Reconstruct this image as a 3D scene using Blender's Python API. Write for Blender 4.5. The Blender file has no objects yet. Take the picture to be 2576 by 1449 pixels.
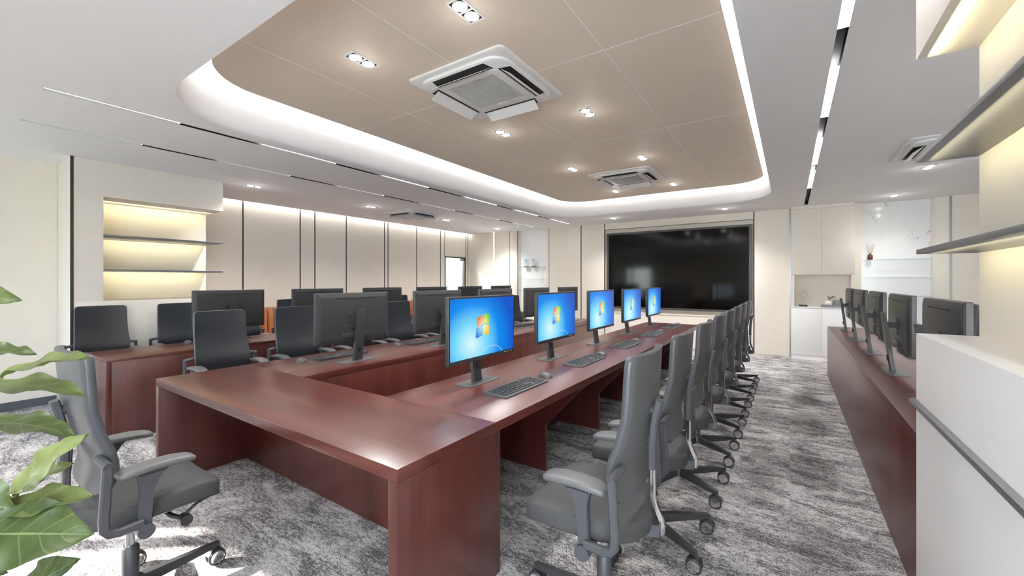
import bpy, bmesh, math, random
from mathutils import Vector, Matrix
random.seed(7)
PI = math.pi
sc = bpy.context.scene
C = sc.collection
ORD = ['nearest', 'second', 'third', 'fourth', 'fifth', 'sixth', 'seventh', 'eighth']

# ------------------------------------------------------------------ materials
def srgb(r, g, b):
    f = lambda c: (c / 255 / 12.92) if c / 255 <= .04045 else ((c / 255 + .055) / 1.055) ** 2.4
    return (f(r), f(g), f(b), 1)

def mat(name, col, rough=.5, metal=0, spec=.5, coat=0, emit=None, es=0, trans=0, alpha=1):
    m = bpy.data.materials.new(name); m.use_nodes = True
    b = m.node_tree.nodes['Principled BSDF']
    b.inputs['Base Color'].default_value = col
    b.inputs['Roughness'].default_value = rough
    b.inputs['Metallic'].default_value = metal
    b.inputs['Specular IOR Level'].default_value = spec
    b.inputs['Coat Weight'].default_value = coat
    b.inputs['Transmission Weight'].default_value = trans
    if emit:
        b.inputs['Emission Color'].default_value = emit
        b.inputs['Emission Strength'].default_value = es
    return m

def N(nt, t, **kw):
    n = nt.nodes.new(t)
    for k, v in kw.items():
        if k.startswith('i_'): n.inputs[int(k[2:])].default_value = v
        else: setattr(n, k, v)
    return n

def ramp(nt, stops, interp='LINEAR'):
    r = nt.nodes.new('ShaderNodeValToRGB'); r.color_ramp.interpolation = interp
    e = r.color_ramp.elements
    while len(e) < len(stops): e.new(.5)
    for k, (p, c) in enumerate(stops): e[k].position = p; e[k].color = c
    return r

def noisy(name, col, rough, amp=.04, scale=40, bump=.0, metal=0, spec=.5, coat=0):
    """a plain colour with a slight procedural mottling and optional grain bump"""
    m = mat(name, col, rough, metal, spec, coat); nt = m.node_tree; b = nt.nodes['Principled BSDF']
    tc = N(nt, 'ShaderNodeTexCoord'); no = N(nt, 'ShaderNodeTexNoise')
    no.inputs['Scale'].default_value = scale; no.inputs['Detail'].default_value = 3
    nt.links.new(tc.outputs['Object'], no.inputs['Vector'])
    lo = tuple(c * (1 - amp) for c in col[:3]) + (1,); hi = tuple(min(1, c * (1 + amp)) for c in col[:3]) + (1,)
    r = ramp(nt, [(.3, lo), (.7, hi)]); nt.links.new(no.outputs['Fac'], r.inputs['Fac'])
    nt.links.new(r.outputs['Color'], b.inputs['Base Color'])
    if bump:
        bp = N(nt, 'ShaderNodeBump'); bp.inputs['Strength'].default_value = bump; bp.inputs['Distance'].default_value = .002
        nt.links.new(no.outputs['Fac'], bp.inputs['Height']); nt.links.new(bp.outputs['Normal'], b.inputs['Normal'])
    return m

def wood(name, axis):
    """red mahogany veneer, grain running along the given axis"""
    m = mat(name, (1, 1, 1, 1), .3, spec=.5); nt = m.node_tree; b = nt.nodes['Principled BSDF']
    tc = N(nt, 'ShaderNodeTexCoord')
    def stretched(long, cross, det, off):
        mp = N(nt, 'ShaderNodeMapping')
        s = [cross] * 3; s[axis] = long
        mp.inputs['Scale'].default_value = s; mp.inputs['Location'].default_value = (off, off * 2, off * 3)
        no = N(nt, 'ShaderNodeTexNoise'); no.inputs['Scale'].default_value = 1; no.inputs['Detail'].default_value = det
        no.inputs['Roughness'].default_value = .6
        nt.links.new(tc.outputs['Object'], mp.inputs['Vector']); nt.links.new(mp.outputs['Vector'], no.inputs['Vector'])
        return no
    a = stretched(.35, 9, 2, 0); f = stretched(2.5, 120, 2, 5)
    mx = N(nt, 'ShaderNodeMix'); mx.data_type = 'FLOAT'; mx.inputs[0].default_value = .38
    nt.links.new(a.outputs['Fac'], mx.inputs[2]); nt.links.new(f.outputs['Fac'], mx.inputs[3])
    r = ramp(nt, [(.32, (.040, .0078, .0060, 1)), (.5, (.068, .0142, .0108, 1)), (.66, (.100, .0235, .0175, 1))])
    nt.links.new(mx.outputs[0], r.inputs['Fac']); nt.links.new(r.outputs['Color'], b.inputs['Base Color'])
    b.inputs['Roughness'].default_value = .31; b.inputs['Specular IOR Level'].default_value = .8
    bp = N(nt, 'ShaderNodeBump'); bp.inputs['Strength'].default_value = .06; bp.inputs['Distance'].default_value = .001
    nt.links.new(f.outputs['Fac'], bp.inputs['Height']); nt.links.new(bp.outputs['Normal'], b.inputs['Normal'])
    return m

def carpet():
    m = mat('carpet', (1, 1, 1, 1), .95, spec=.1); nt = m.node_tree; b = nt.nodes['Principled BSDF']; L = nt.links.new
    tc = N(nt, 'ShaderNodeTexCoord')
    sp = N(nt, 'ShaderNodeSeparateXYZ'); L(tc.outputs['Object'], sp.inputs[0])
    def mth(op, a, bb=None, c=None):
        n = N(nt, 'ShaderNodeMath', operation=op)
        for i, v in enumerate((a, bb, c)):
            if v is None: continue
            if isinstance(v, (int, float)): n.inputs[i].default_value = v
            else: L(v, n.inputs[i])
        return n.outputs[0]
    # carpet tiles half a metre square: each shifts the pattern by its own random amount
    fx = mth('FLOOR', mth('MULTIPLY', sp.outputs['X'], 1 / 1.0)); fy = mth('FLOOR', mth('MULTIPLY', sp.outputs['Y'], 1 / 1.0))
    cb = N(nt, 'ShaderNodeCombineXYZ'); L(fx, cb.inputs[0]); L(fy, cb.inputs[1])
    wn = N(nt, 'ShaderNodeTexWhiteNoise', noise_dimensions='3D'); L(cb.outputs[0], wn.inputs['Vector'])
    vm = N(nt, 'ShaderNodeVectorMath', operation='MULTIPLY_ADD'); L(wn.outputs['Color'], vm.inputs[0])
    vm.inputs[1].default_value = (.30, .10, .25); L(tc.outputs['Object'], vm.inputs[2])
    def no(scale, det, rough=.5, dist=0):
        mp = N(nt, 'ShaderNodeMapping'); mp.inputs['Scale'].default_value = scale; L(vm.outputs[0], mp.inputs['Vector'])
        n = N(nt, 'ShaderNodeTexNoise'); n.inputs['Scale'].default_value = 1; n.inputs['Detail'].default_value = det
        n.inputs['Roughness'].default_value = rough; n.inputs['Distortion'].default_value = dist
        L(mp.outputs[0], n.inputs['Vector']); return n.outputs['Fac']
    big = no((3.0, 7.0, 1), 6, .66, .7); mid = no((26, 58, 1), 4, .7); fine = no((110, 170, 1), 2, .6)
    # woven loops: two crossed fine waves
    wv = mth('MULTIPLY', mth('SINE', mth('MULTIPLY', sp.outputs['X'], 900)), mth('SINE', mth('MULTIPLY', sp.outputs['Y'], 760)))
    t = mth('ADD', mth('MULTIPLY', big, .95), mth('MULTIPLY', mid, .75))
    t = mth('ADD', t, mth('MULTIPLY', fine, .9)); t = mth('ADD', t, mth('MULTIPLY', wv, .05))
    t = mth('SUBTRACT', t, .78)
    r = ramp(nt, [(.26, srgb(74, 73, 76)), (.44, srgb(108, 106, 108)), (.56, srgb(172, 168, 168)), (.74, srgb(206, 203, 203))])
    L(t, r.inputs['Fac']); L(r.outputs['Color'], b.inputs['Base Color'])
    bp = N(nt, 'ShaderNodeBump'); bp.inputs['Strength'].default_value = .35; bp.inputs['Distance'].default_value = .004
    L(mth('ADD', fine, mth('MULTIPLY', wv, .3)), bp.inputs['Height']); L(bp.outputs[0], b.inputs['Normal'])
    return m

def marble():
    m = mat('marble', (1, 1, 1, 1), .12, spec=.5); nt = m.node_tree; b = nt.nodes['Principled BSDF']; L = nt.links.new
    tc = N(nt, 'ShaderNodeTexCoord'); mp = N(nt, 'ShaderNodeMapping'); mp.inputs['Rotation'].default_value = (0, .75, 0)
    mp.inputs['Scale'].default_value = (1.0, 1, .55)
    L(tc.outputs['Object'], mp.inputs[0])
    n = N(nt, 'ShaderNodeTexNoise'); n.inputs['Scale'].default_value = 1.5; n.inputs['Detail'].default_value = 7
    n.inputs['Roughness'].default_value = .62; n.inputs['Distortion'].default_value = .6; L(mp.outputs[0], n.inputs['Vector'])
    s = N(nt, 'ShaderNodeMath', operation='SUBTRACT'); L(n.outputs['Fac'], s.inputs[0]); s.inputs[1].default_value = .5
    a = N(nt, 'ShaderNodeMath', operation='ABSOLUTE'); L(s.outputs[0], a.inputs[0])
    r = ramp(nt, [(0, (.42, .42, .43, 1)), (.0035, (.66, .66, .67, 1)), (.012, (.86, .86, .86, 1))]); L(a.outputs[0], r.inputs['Fac'])
    n2 = N(nt, 'ShaderNodeTexNoise'); n2.inputs['Scale'].default_value = 1.3; n2.inputs['Detail'].default_value = 2; L(mp.outputs[0], n2.inputs['Vector'])
    r2 = ramp(nt, [(.46, (0, 0, 0, 1)), (.62, (1, 1, 1, 1))]); L(n2.outputs['Fac'], r2.inputs['Fac'])
    mx = N(nt, 'ShaderNodeMix'); mx.data_type = 'RGBA'; L(r2.outputs['Color'], mx.inputs[0]); mx.inputs[6].default_value = (.87, .87, .87, 1)
    L(r.outputs['Color'], mx.inputs[7]); L(mx.outputs[2], b.inputs['Base Color'])
    return m

def leafmat():
    m = mat('fig_leaf', (1, 1, 1, 1), .35, spec=.5); nt = m.node_tree; b = nt.nodes['Principled BSDF']; L = nt.links.new
    uv = N(nt, 'ShaderNodeUVMap'); uv.uv_map = 'UVMap'; sp = N(nt, 'ShaderNodeSeparateXYZ'); L(uv.outputs[0], sp.inputs[0])
    def mth(op, a, bb=None):
        n = N(nt, 'ShaderNodeMath', operation=op)
        for i, v in enumerate((a, bb)):
            if v is None: continue
            if isinstance(v, (int, float)): n.inputs[i].default_value = v
            else: L(v, n.inputs[i])
        return n.outputs[0]
    av = mth('ABSOLUTE', sp.outputs['Y'])
    mid = mth('LESS_THAN', av, .03)
    fr = mth('FRACT', mth('SUBTRACT', mth('MULTIPLY', sp.outputs['X'], 6.0), mth('MULTIPLY', av, 1.3)))
    side = mth('LESS_THAN', mth('ABSOLUTE', mth('SUBTRACT', fr, .5)), .035)
    vein = mth('MAXIMUM', mth('MULTIPLY', mid, .8), mth('MULTIPLY', side, .4))
    oi = N(nt, 'ShaderNodeTexCoord'); no = N(nt, 'ShaderNodeTexNoise'); no.inputs['Scale'].default_value = 9; L(oi.outputs['Object'], no.inputs['Vector'])
    at = N(nt, 'ShaderNodeAttribute'); at.attribute_name = 'tone'
    dk = ramp(nt, [(.3, (.018, .038, .008, 1)), (.7, (.045, .072, .020, 1))]); L(no.outputs['Fac'], dk.inputs['Fac'])
    lt = ramp(nt, [(.3, (.105, .135, .038, 1)), (.7, (.19, .22, .080, 1))]); L(no.outputs['Fac'], lt.inputs['Fac'])
    m0 = N(nt, 'ShaderNodeMix'); m0.data_type = 'RGBA'; L(at.outputs['Fac'], m0.inputs[0]); L(dk.outputs[0], m0.inputs[6]); L(lt.outputs[0], m0.inputs[7])
    mx = N(nt, 'ShaderNodeMix'); mx.data_type = 'RGBA'; L(vein, mx.inputs[0]); L(m0.outputs[2], mx.inputs[6]); mx.inputs[7].default_value = (.16, .20, .085, 1)
    L(mx.outputs[2], b.inputs['Base Color'])
    b.inputs['Subsurface Weight'].default_value = 0
    tr = N(nt, 'ShaderNodeBsdfTranslucent'); L(mx.outputs[2], tr.inputs[0])
    ms = N(nt, 'ShaderNodeMixShader'); ms.inputs[0].default_value = .2
    out = nt.nodes['Material Output']; L(b.outputs[0], ms.inputs[1]); L(tr.outputs[0], ms.inputs[2]); L(ms.outputs[0], out.inputs[0])
    return m

def emis(name, col, s):
    m = bpy.data.materials.new(name); m.use_nodes = True; nt = m.node_tree
    nt.nodes.remove(nt.nodes['Principled BSDF'])
    e = N(nt, 'ShaderNodeEmission'); e.inputs[0].default_value = col; e.inputs[1].default_value = s
    nt.links.new(e.outputs[0], nt.nodes['Material Output'].inputs[0]); return m

def screenmat():
    m = mat('desktop_picture', (0, 0, 0, 1), .3, spec=.4); nt = m.node_tree; b = nt.nodes['Principled BSDF']
    a = N(nt, 'ShaderNodeAttribute'); a.attribute_name = 'picture'
    nt.links.new(a.outputs['Color'], b.inputs['Emission Color']); b.inputs['Emission Strength'].default_value = .68
    return m

M = dict(
    wall=noisy('cream_wall', (.81, .752, .668, 1), .5, .015, 6),
    wall_white=noisy('white_lacquer', (.94, .925, .92, 1), .35, .01, 6),
    ceil=noisy('ceiling_paint', (.82, .80, .79, 1), .8, .01, 5),
    panel=noisy('beige_ceiling', (.70, .60, .495, 1), .6, .015, 3),
    seam=mat('pale_seam', (.85, .80, .74, 1), .7),
    carpet=carpet(), wx=wood('mahogany_x', 0), wy=wood('mahogany_y', 1), wz=wood('mahogany_z', 2),
    gap=noisy('dark_bronze', (.035, .028, .024, 1), .4, .1, 30),
    base=noisy('grey_skirting', (.085, .09, .105, 1), .5, .05, 20),
    shell=noisy('grey_upholstery', (.076, .077, .083, 1), .40, .03, 60, .0), front=noisy('dark_back_fabric', (.018, .019, .021, 1), .45, .05, 160),
    seat=noisy('grey_seat_fabric', (.046, .046, .048, 1), .7, .06, 220, .15),
    frame=noisy('grey_plastic', (.055, .057, .066, 1), .38, .04, 90),
    pad=noisy('armrest_foam', (.11, .11, .113, 1), .42, .03, 90),
    dark=noisy('dark_plastic', (.030, .031, .033, 1), .4, .05, 90),
    mon=noisy('monitor_plastic', (.030, .030, .031, 1), .42, .04, 120),
    stand=noisy('stand_plastic', (.07, .07, .074, 1), .38, .04, 120),
    key=noisy('keycap', (.030, .031, .033, 1), .5, .05, 150), kb=noisy('keyboard_plastic', (.065, .065, .068, 1), .45, .04, 120),
    chrome=noisy('chrome', (.75, .75, .75, 1), .12, .02, 40, metal=1),
    black=noisy('matt_black', (.006, .006, .006, 1), .6, .1, 50),
    tv=noisy('tv_glass', (.0015, .0014, .0013, 1), .085, .05, 20, spec=.28),
    bezel=noisy('tv_bezel', (.055, .053, .052, 1), .35, .04, 50),
    ac=noisy('appliance_white', (.72, .70, .68, 1), .45, .01, 20),
    marble=marble(), glass=None, leather=noisy('tan_leather', (.42, .165, .065, 1), .42, .1, 14, .1),
    led=emis('cove_led', (1, .985, .97, 1), 25), led_slot=emis('slot_led', (1, .98, .95, 1), 20),
    warm=emis('warm_led', (1, .90, .45, 1), 70), dif=emis('white_diffuser', (.98, .98, 1, 1), 14.0),
    lamp=emis('lamp_disc', (1, .99, .97, 1), 14), screen=screenmat(), leaf=leafmat(),
    bark=noisy('bark', (.12, .075, .045, 1), .8, .3, 40, .4), pot=noisy('stoneware', (.55, .54, .53, 1), .5, .05, 30),
    soil=noisy('soil', (.03, .02, .014, 1), .95, .3, 90, .5),
    shelfm=noisy('shelf_grey', (.17, .17, .18, 1), .35, .03, 30, metal=.2),
    steel=noisy('brushed_steel', (.30, .31, .32, 1), .3, .05, 80, metal=.8),
    gold=noisy('champagne_wire', (.62, .55, .42, 1), .35, .05, 80, metal=.6),
    grey=noisy('grey_tray', (.22, .22, .24, 1), .5, .03, 60), white=noisy('glazed_white', (.8, .8, .79, 1), .2, .01, 30),
    amber=noisy('red_amber', (.14, .02, .010, 1), .2, .1, 30), reed=noisy('reed', (.55, .42, .28, 1), .7, .1, 60),
    star=noisy('blue_star', (.02, .33, .75, 1), .3, .05, 60), ink=noisy('etched_grey', (.45, .46, .48, 1), .5, .05, 60),
)
gm = bpy.data.materials.new('clear_glass'); gm.use_nodes = True; nt_ = gm.node_tree; nt_.nodes.remove(nt_.nodes['Principled BSDF'])
tb = N(nt_, 'ShaderNodeBsdfTransparent'); tb.inputs[0].default_value = (.93, .96, .955, 1); gb_ = N(nt_, 'ShaderNodeBsdfGlossy'); gb_.inputs['Roughness'].default_value = .04
lw = N(nt_, 'ShaderNodeFresnel'); lw.inputs[0].default_value = 1.25; mg = N(nt_, 'ShaderNodeMixShader')
nt_.links.new(lw.outputs[0], mg.inputs[0]); nt_.links.new(tb.outputs[0], mg.inputs[1]); nt_.links.new(gb_.outputs[0], mg.inputs[2]); nt_.links.new(mg.outputs[0], nt_.nodes['Material Output'].inputs[0])
M['glass'] = gm

# ------------------------------------------------------------------ mesh helpers
def bm_box(bm, x0, x1, y0, y1, z0, z1, mi=0):
    v = [bm.verts.new(p) for p in ((x0, y0, z0), (x1, y0, z0), (x1, y1, z0), (x0, y1, z0), (x0, y0, z1), (x1, y0, z1), (x1, y1, z1), (x0, y1, z1))]
    fs = [bm.faces.new([v[i] for i in q]) for q in ((0, 3, 2, 1), (4, 5, 6, 7), (0, 1, 5, 4), (1, 2, 6, 5), (2, 3, 7, 6), (3, 0, 4, 7))]
    for f in fs: f.material_index = mi
    return v

def rbox(x0, x1, y0, y1, z0, z1, r=.004, seg=2):
    bm = bmesh.new(); bm_box(bm, x0, x1, y0, y1, z0, z1)
    bmesh.ops.bevel(bm, geom=bm.edges[:], offset=r, segments=seg, affect='EDGES', profile=.5)
    return bm

def loft(bm, rings, caps=True, closed=True, mi=0):
    vr = [[bm.verts.new(p) for p in r] for r in rings]; n = len(rings[0])
    for a, b in zip(vr, vr[1:]):
        for k in range(n if closed else n - 1):
            f = bm.faces.new((a[k], a[(k + 1) % n], b[(k + 1) % n], b[k])); f.material_index = mi
    if caps:
        f = bm.faces.new(list(reversed(vr[0]))); f.material_index = mi
        f = bm.faces.new(vr[-1]); f.material_index = mi
    return vr

def cyl(bm, p0, p1, r0, r1=None, n=20, mi=0):
    r1 = r0 if r1 is None else r1
    p0 = Vector(p0); p1 = Vector(p1); d = (p1 - p0).normalized(); u = d.orthogonal().normalized(); w = d.cross(u)
    ring = lambda p, r: [p + (u * math.cos(2 * PI * k / n) + w * math.sin(2 * PI * k / n)) * r for k in range(n)]
    loft(bm, [ring(p0, r0), ring(p1, r1)], mi=mi)

def tube(bm, pts, r, n=8, mi=0):
    pts = [Vector(p) for p in pts]; rings = []; u = None
    for i, p in enumerate(pts):
        d = (pts[min(i + 1, len(pts) - 1)] - pts[max(i - 1, 0)]).normalized()
        u = d.orthogonal().normalized() if u is None else (u - d * u.dot(d)).normalized()
        w = d.cross(u); rr = r[i] if isinstance(r, (list, tuple)) else r
        rings.append([p + (u * math.cos(2 * PI * k / n) + w * math.sin(2 * PI * k / n)) * rr for k in range(n)])
    loft(bm, rings, mi=mi)

def strap(bm, pts, w, t, bev=0):
    """rectangular bar along a path in the xz plane at constant y; w in y, t in the plane"""
    pts = [Vector(p) for p in pts]; rings = []
    for i, p in enumerate(pts):
        d = (pts[min(i + 1, len(pts) - 1)] - pts[max(i - 1, 0)]); d.y = 0; d.normalize()
        nrm = Vector((-d.z, 0, d.x)); y = Vector((0, 1, 0)); c = min(w, t) * .22
        q = []
        for a, b in ((-1, -1), (1, -1), (1, 1), (-1, 1)):
            if a == b: offs = ((a * t / 2, b * (w / 2 - c)), (a * (t / 2 - c), b * w / 2))
            else: offs = ((a * (t / 2 - c), b * w / 2), (a * t / 2, b * (w / 2 - c)))
            for o in offs: q.append(p + nrm * o[0] + y * o[1])
        # order around
        q.sort(key=lambda v: math.atan2((v - p).dot(y), (v - p).dot(nrm)))
        rings.append(q)
    loft(bm, rings)

def prism(bm, poly, axis, a, b, mi=0):
    """extrude a 2-D polygon along an axis (0,1,2); polygon gives the two other coordinates in order"""
    def P(u, v, w): return ((w, u, v), (u, w, v), (u, v, w))[axis]
    loft(bm, [[P(u, v, a) for u, v in poly], [P(u, v, b) for u, v in poly]], mi=mi)

def lathe(bm, prof, n=24, c=(0, 0, 0), mi=0):
    rings = [[(c[0] + r * math.cos(2 * PI * k / n), c[1] + r * math.sin(2 * PI * k / n), c[2] + z) for k in range(n)] for r, z in prof]
    loft(bm, rings, mi=mi)

def rrect(x0, x1, y0, y1, r, n=8):
    out = []
    for cx, cy, a in ((x1 - r, y1 - r, 0), (x0 + r, y1 - r, PI / 2), (x0 + r, y0 + r, PI), (x1 - r, y0 + r, 1.5 * PI)):
        out += [(cx + r * math.cos(a + PI / 2 * k / n), cy + r * math.sin(a + PI / 2 * k / n)) for k in range(n + 1)]
    return out

def obj(name, bm, m, parent=None, smooth=True, ang=35):
    bmesh.ops.recalc_face_normals(bm, faces=bm.faces[:])
    me = bpy.data.meshes.new(name); bm.to_mesh(me); bm.free()
    if smooth:
        for p in me.polygons: p.use_smooth = True
        me.set_sharp_from_angle(angle=math.radians(ang))
    for x in (m if isinstance(m, (list, tuple)) else [m]): me.materials.append(x)
    o = bpy.data.objects.new(name, me); C.objects.link(o)
    if parent is not None: o.parent = parent
    return o

def box(name, m, parent, *b, r=0):
    if r: return obj(name, rbox(*b, r=r), m, parent)
    bm = bmesh.new(); bm_box(bm, *b); return obj(name, bm, m, parent)

def tag(o, label, cat, group=None):
    o['label'] = label; o['category'] = cat
    if group: o['group'] = group
    return o

def thing(name, label, cat, loc=(0, 0, 0), rz=0, group=None):
    o = bpy.data.objects.new(name, None); C.objects.link(o); o.empty_display_size = .1
    o.location = loc; o.rotation_euler = (0, 0, rz)
    return tag(o, label, cat, group)

def struct(o): o['kind'] = 'structure'; return o

def dup(root, loc, rz, label, group=None):
    r = root.copy(); C.objects.link(r); r.location = loc; r.rotation_euler = (0, 0, rz); r['label'] = label
    if group: r['group'] = group
    for ch in list(root.children):
        c = ch.copy(); C.objects.link(c); c.parent = r
        for g in list(ch.children):
            d = g.copy(); C.objects.link(d); d.parent = c
    return r

# ------------------------------------------------------------------ camera
TH = .5921; F = 1039.33; HY = 706.94; EYE = 1.4407
cam = bpy.data.cameras.new('camera'); co = bpy.data.objects.new('camera', cam); C.objects.link(co)
co.location = (0, 0, EYE); co.rotation_euler = (PI / 2, 0, TH)
cam.sensor_width = 36; cam.lens = F / 2576 * 36; cam.shift_y = -(724.5 - HY) / 2576; cam.clip_start = .03; cam.clip_end = 100
sc.camera = co
FWD = Vector((-math.sin(TH), math.cos(TH), 0)); RGT = Vector((math.cos(TH), math.sin(TH), 0))
def at(px, py, d):
    """the point d metres deep along the view through a pixel of the 2576 x 1449 photograph"""
    return Vector((0, 0, EYE)) + FWD * d + RGT * ((px - 1288) / F * d) + Vector((0, 0, (HY - py) / F * d))

# ------------------------------------------------------------------ room shell
ZC = 2.82; XL = -7.9; XN = -7.2; XR = 2.9; YB = -2.0; YF = 9.505; TOP = 3.3
struct(box('floor', M['carpet'], None, -9.6, XR + .2, YB - .2, YF + .4, -.08, 0))
# ceiling with the rounded light-well opening and the three long light slots cut in it
OP = (-3.958, -.285, 1.19, 7.97); LL, LX, LN = .30, .05, .10; PNL = (-3.863, -.335, 1.26, 7.875)
SLOTS = [(-4.465, -4.415, .583, 9.06), (-5.475, -5.425, .583, 9.06), (.215, .267, .583, 9.14)]
bm = bmesh.new()
def loop(pts):
    vs = [bm.verts.new((x, y, ZC)) for x, y in pts]
    for a, b in zip(vs, vs[1:] + vs[:1]): bm.edges.new((a, b))
    return vs
loop([(-7.806, YB), (XR, YB), (XR, YF + .16), (-7.806, YF + .16)])
loop(rrect(OP[0] - LL, OP[1] + LX, OP[2] - LN, OP[3] + LL, .80, 14))
for s in SLOTS: loop([(s[0], s[2]), (s[1], s[2]), (s[1], s[3]), (s[0], s[3])])
bmesh.ops.triangle_fill(bm, use_beauty=True, use_dissolve=False, edges=bm.edges[:])
# light well sides, sloped to carry the cove glow outward
pts = rrect(*OP, .55, 14)
lips = []
for e, h in ((1, 0), (.94, .010), (.86, .030), (.76, .060), (.5, .140), (.25, .215), (.1, .262), (.03, .28), (0, .287)):
    lips.append([(x, y, ZC + h) for x, y in rrect(OP[0] - LL * e, OP[1] + LX * e, OP[2] - LN * e, OP[3] + LL * e, .55 + .25 * e, 14)])
lips.append([(x, y, ZC + .289) for x, y in rrect(OP[0] + .16, OP[1] - .10, OP[2] + .14, OP[3] - .16, .45, 14)])  # cover ring added above the gap to catch the cove light
loft(bm, lips, caps=False)
bmesh.ops.remove_doubles(bm, verts=bm.verts[:], dist=1e-5)
struct(obj('ceiling', bm, M['ceil'], None, ang=30))
# slab above everything
struct(box('ceiling_slab', M['ceil'], None, -9.6, XR + .2, YB - .2, YF + .4, TOP, TOP + .1))
# hanging beige panel
pn = thing('ceiling_panel', 'large beige ceiling panel with rounded corners inside the glowing light cove', 'ceiling panel', (0, 0, 3.067))
bm = bmesh.new(); pts = rrect(*PNL, .5, 14); prism(bm, pts, 2, 0, .028); obj('board', bm, M['panel'], pn)
bm = bmesh.new()
for x in (-3.075, -2.1, -1.085): bm_box(bm, x - .003, x + .003, PNL[2], PNL[3], -.0012, .001)
for y in (2.775, 4.54, 6.305): bm_box(bm, PNL[0], PNL[1], y - .003, y + .003, -.0012, .001)
obj('seam_line', bm, M['seam'], pn)
# LED band hidden above the panel edge
bm = bmesh.new(); a = rrect(PNL[0] - .004, PNL[1] + .004, PNL[2] - .004, PNL[3] + .004, .504, 14)
loft(bm, [[(x, y, 3.071) for x, y in a], [(x, y, 3.094) for x, y in a]], caps=False)
tag(obj('cove_light', bm, M['led'], None), 'continuous white light strip glowing in the gap around the beige ceiling panel', 'light strip')

# floor-to-ceiling walls
def wallseg(name, m, *b): return struct(box(name, m, None, *b))
# left wall with the door opening
bm = bmesh.new()
DY0, DY1, DZ = 8.42, 9.30, 2.128
for b in ((XL - .12, XL, 2.53, DY0, 0, TOP), (XL - .12, XL, DY1, YF + .2, 0, TOP), (XL - .12, XL, DY0, DY1, DZ, TOP)): bm_box(bm, *b)
struct(obj('wall_left', bm, M['wall'], None))
bm = bmesh.new()
for b in ((XN - .12, XN, YB, 1.06, 0, ZC + .05), (XL - .12, XN - .12, 2.43, 2.53, 0, TOP), (XN - .12, XN, 1.06, 2.53, 0, ZC + .05)): bm_box(bm, *b)
struct(obj('wall_near', bm, M['wall'], None))
wallseg('wall_right', M['wall'], XR, XR + .12, YB, YF + .2, 0, TOP)
# far wall: panels, curved returns and the television bay
bm = bmesh.new()
def plan(pts, z0, z1):
    f = [(x, y) for x, y in pts]; bk = [(pts[-1][0], 9.8), (pts[0][0], 9.8)]
    prism(bm, f + bk, 2, z0, z1)
Y = YF
def arc(x0, y0, x1, y1, n=8, flip=False):
    out = []
    for k in range(n + 1):
        t = k / n * PI / 2
        out.append((x0 + (x1 - x0) * math.sin(t), y0 + (y1 - y0) * (1 - math.cos(t))) if not flip else (x0 + (x1 - x0) * (1 - math.cos(t)), y0 + (y1 - y0) * math.sin(t)))
    return out
plan([(XL, Y), (-7.040, Y)], 0, ZC + .02)
plan([(-7.040, Y + .14), (-7.0, Y + .14)], 0, ZC + .02)
plan([(-7.0, Y)] + arc(-6.46, Y, -6.196, Y + .135), 0, ZC + .02)
plan([(-5.311, Y), (-3.70, Y)], 0, ZC + .02)
plan([(-3.70, Y), (-.591, Y)], 0, .70); plan([(-3.70, Y), (-.591, Y)], 2.672, ZC + .02); plan([(-3.70, Y + .07), (-.591, Y + .07)], .70, 2.672)
plan([(-.591, Y), (1.049, Y)], 0, ZC + .02)
plan(arc(1.949, Y + .135, 2.151, Y, flip=True) + [(XR, Y)], 0, ZC + .02)
struct(obj('wall_far', bm, M['wall'], None))
for k, (a, b) in enumerate(((-6.22, -5.30), (1.04, 1.975))):
    struct(box('wall_marble', M['marble'], None, a, b, Y + .13, Y + .25, 0, ZC + .02))
# back wall behind the camera with the sun window and an added wide fill window
WX0, WX1, WZ0, WZ1 = -7.02, -5.75, .35, 2.12
VX0, VX1, VZ0, VZ1 = -1.25, 2.75, .35, 2.6
bm = bmesh.new()
for b in ((-9.6, WX0, YB - .15, YB, 0, TOP), (WX1, VX0, YB - .15, YB, 0, TOP), (VX1, XR + .2, YB - .15, YB, 0, TOP), (VX0, VX1, YB - .15, YB, 0, VZ0), (VX0, VX1, YB - .15, YB, VZ1, TOP), (WX0, WX1, YB - .15, YB, 0, WZ0), (WX0, WX1, YB - .15, YB, WZ1, TOP)): bm_box(bm, *b)
struct(obj('wall_back', bm, M['wall'], None))
w1 = thing('window_1', 'tall window behind the camera letting sunlight onto the carpet', 'window', (0, 0, 0)); w1['kind'] = 'structure'
bm = bmesh.new()
for b in ((WX0, WX0 + .05, -2.1, -2.04, WZ0, WZ1), (WX1 - .05, WX1, -2.1, -2.04, WZ0, WZ1), (WX0, WX1, -2.1, -2.04, WZ0, WZ0 + .05), (WX0, WX1, -2.1, -2.04, WZ1 - .05, WZ1), (-6.78, -6.66, -2.1, -2.04, WZ0, WZ1)): bm_box(bm, *b)
obj('window_frame', bm, M['gap'], w1)

w2 = thing('fill_window', 'added wide window behind the camera, curtained to give fill daylight', 'window'); w2['kind'] = 'structure'  # unseen window, added to brighten the ceiling and walls
bm = bmesh.new()
for b in ((VX0, VX0 + .05, -2.12, -2.06, VZ0, VZ1), (VX1 - .05, VX1, -2.12, -2.06, VZ0, VZ1), (VX0, VX1, -2.12, -2.06, VZ0, VZ0 + .05), (VX0, VX1, -2.12, -2.06, VZ1 - .05, VZ1), (.70, .75, -2.12, -2.06, VZ0, VZ1)): bm_box(bm, *b)
obj('window_frame', bm, M['gap'], w2)
cm = bpy.data.materials.new('fill_curtain'); cm.use_nodes = True; nt_ = cm.node_tree; nt_.nodes.remove(nt_.nodes['Principled BSDF'])
t1 = N(nt_, 'ShaderNodeBsdfTranslucent'); t1.inputs[0].default_value = (.93, .94, .96, 1); nt_.links.new(t1.outputs[0], nt_.nodes['Material Output'].inputs[0])
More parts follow.
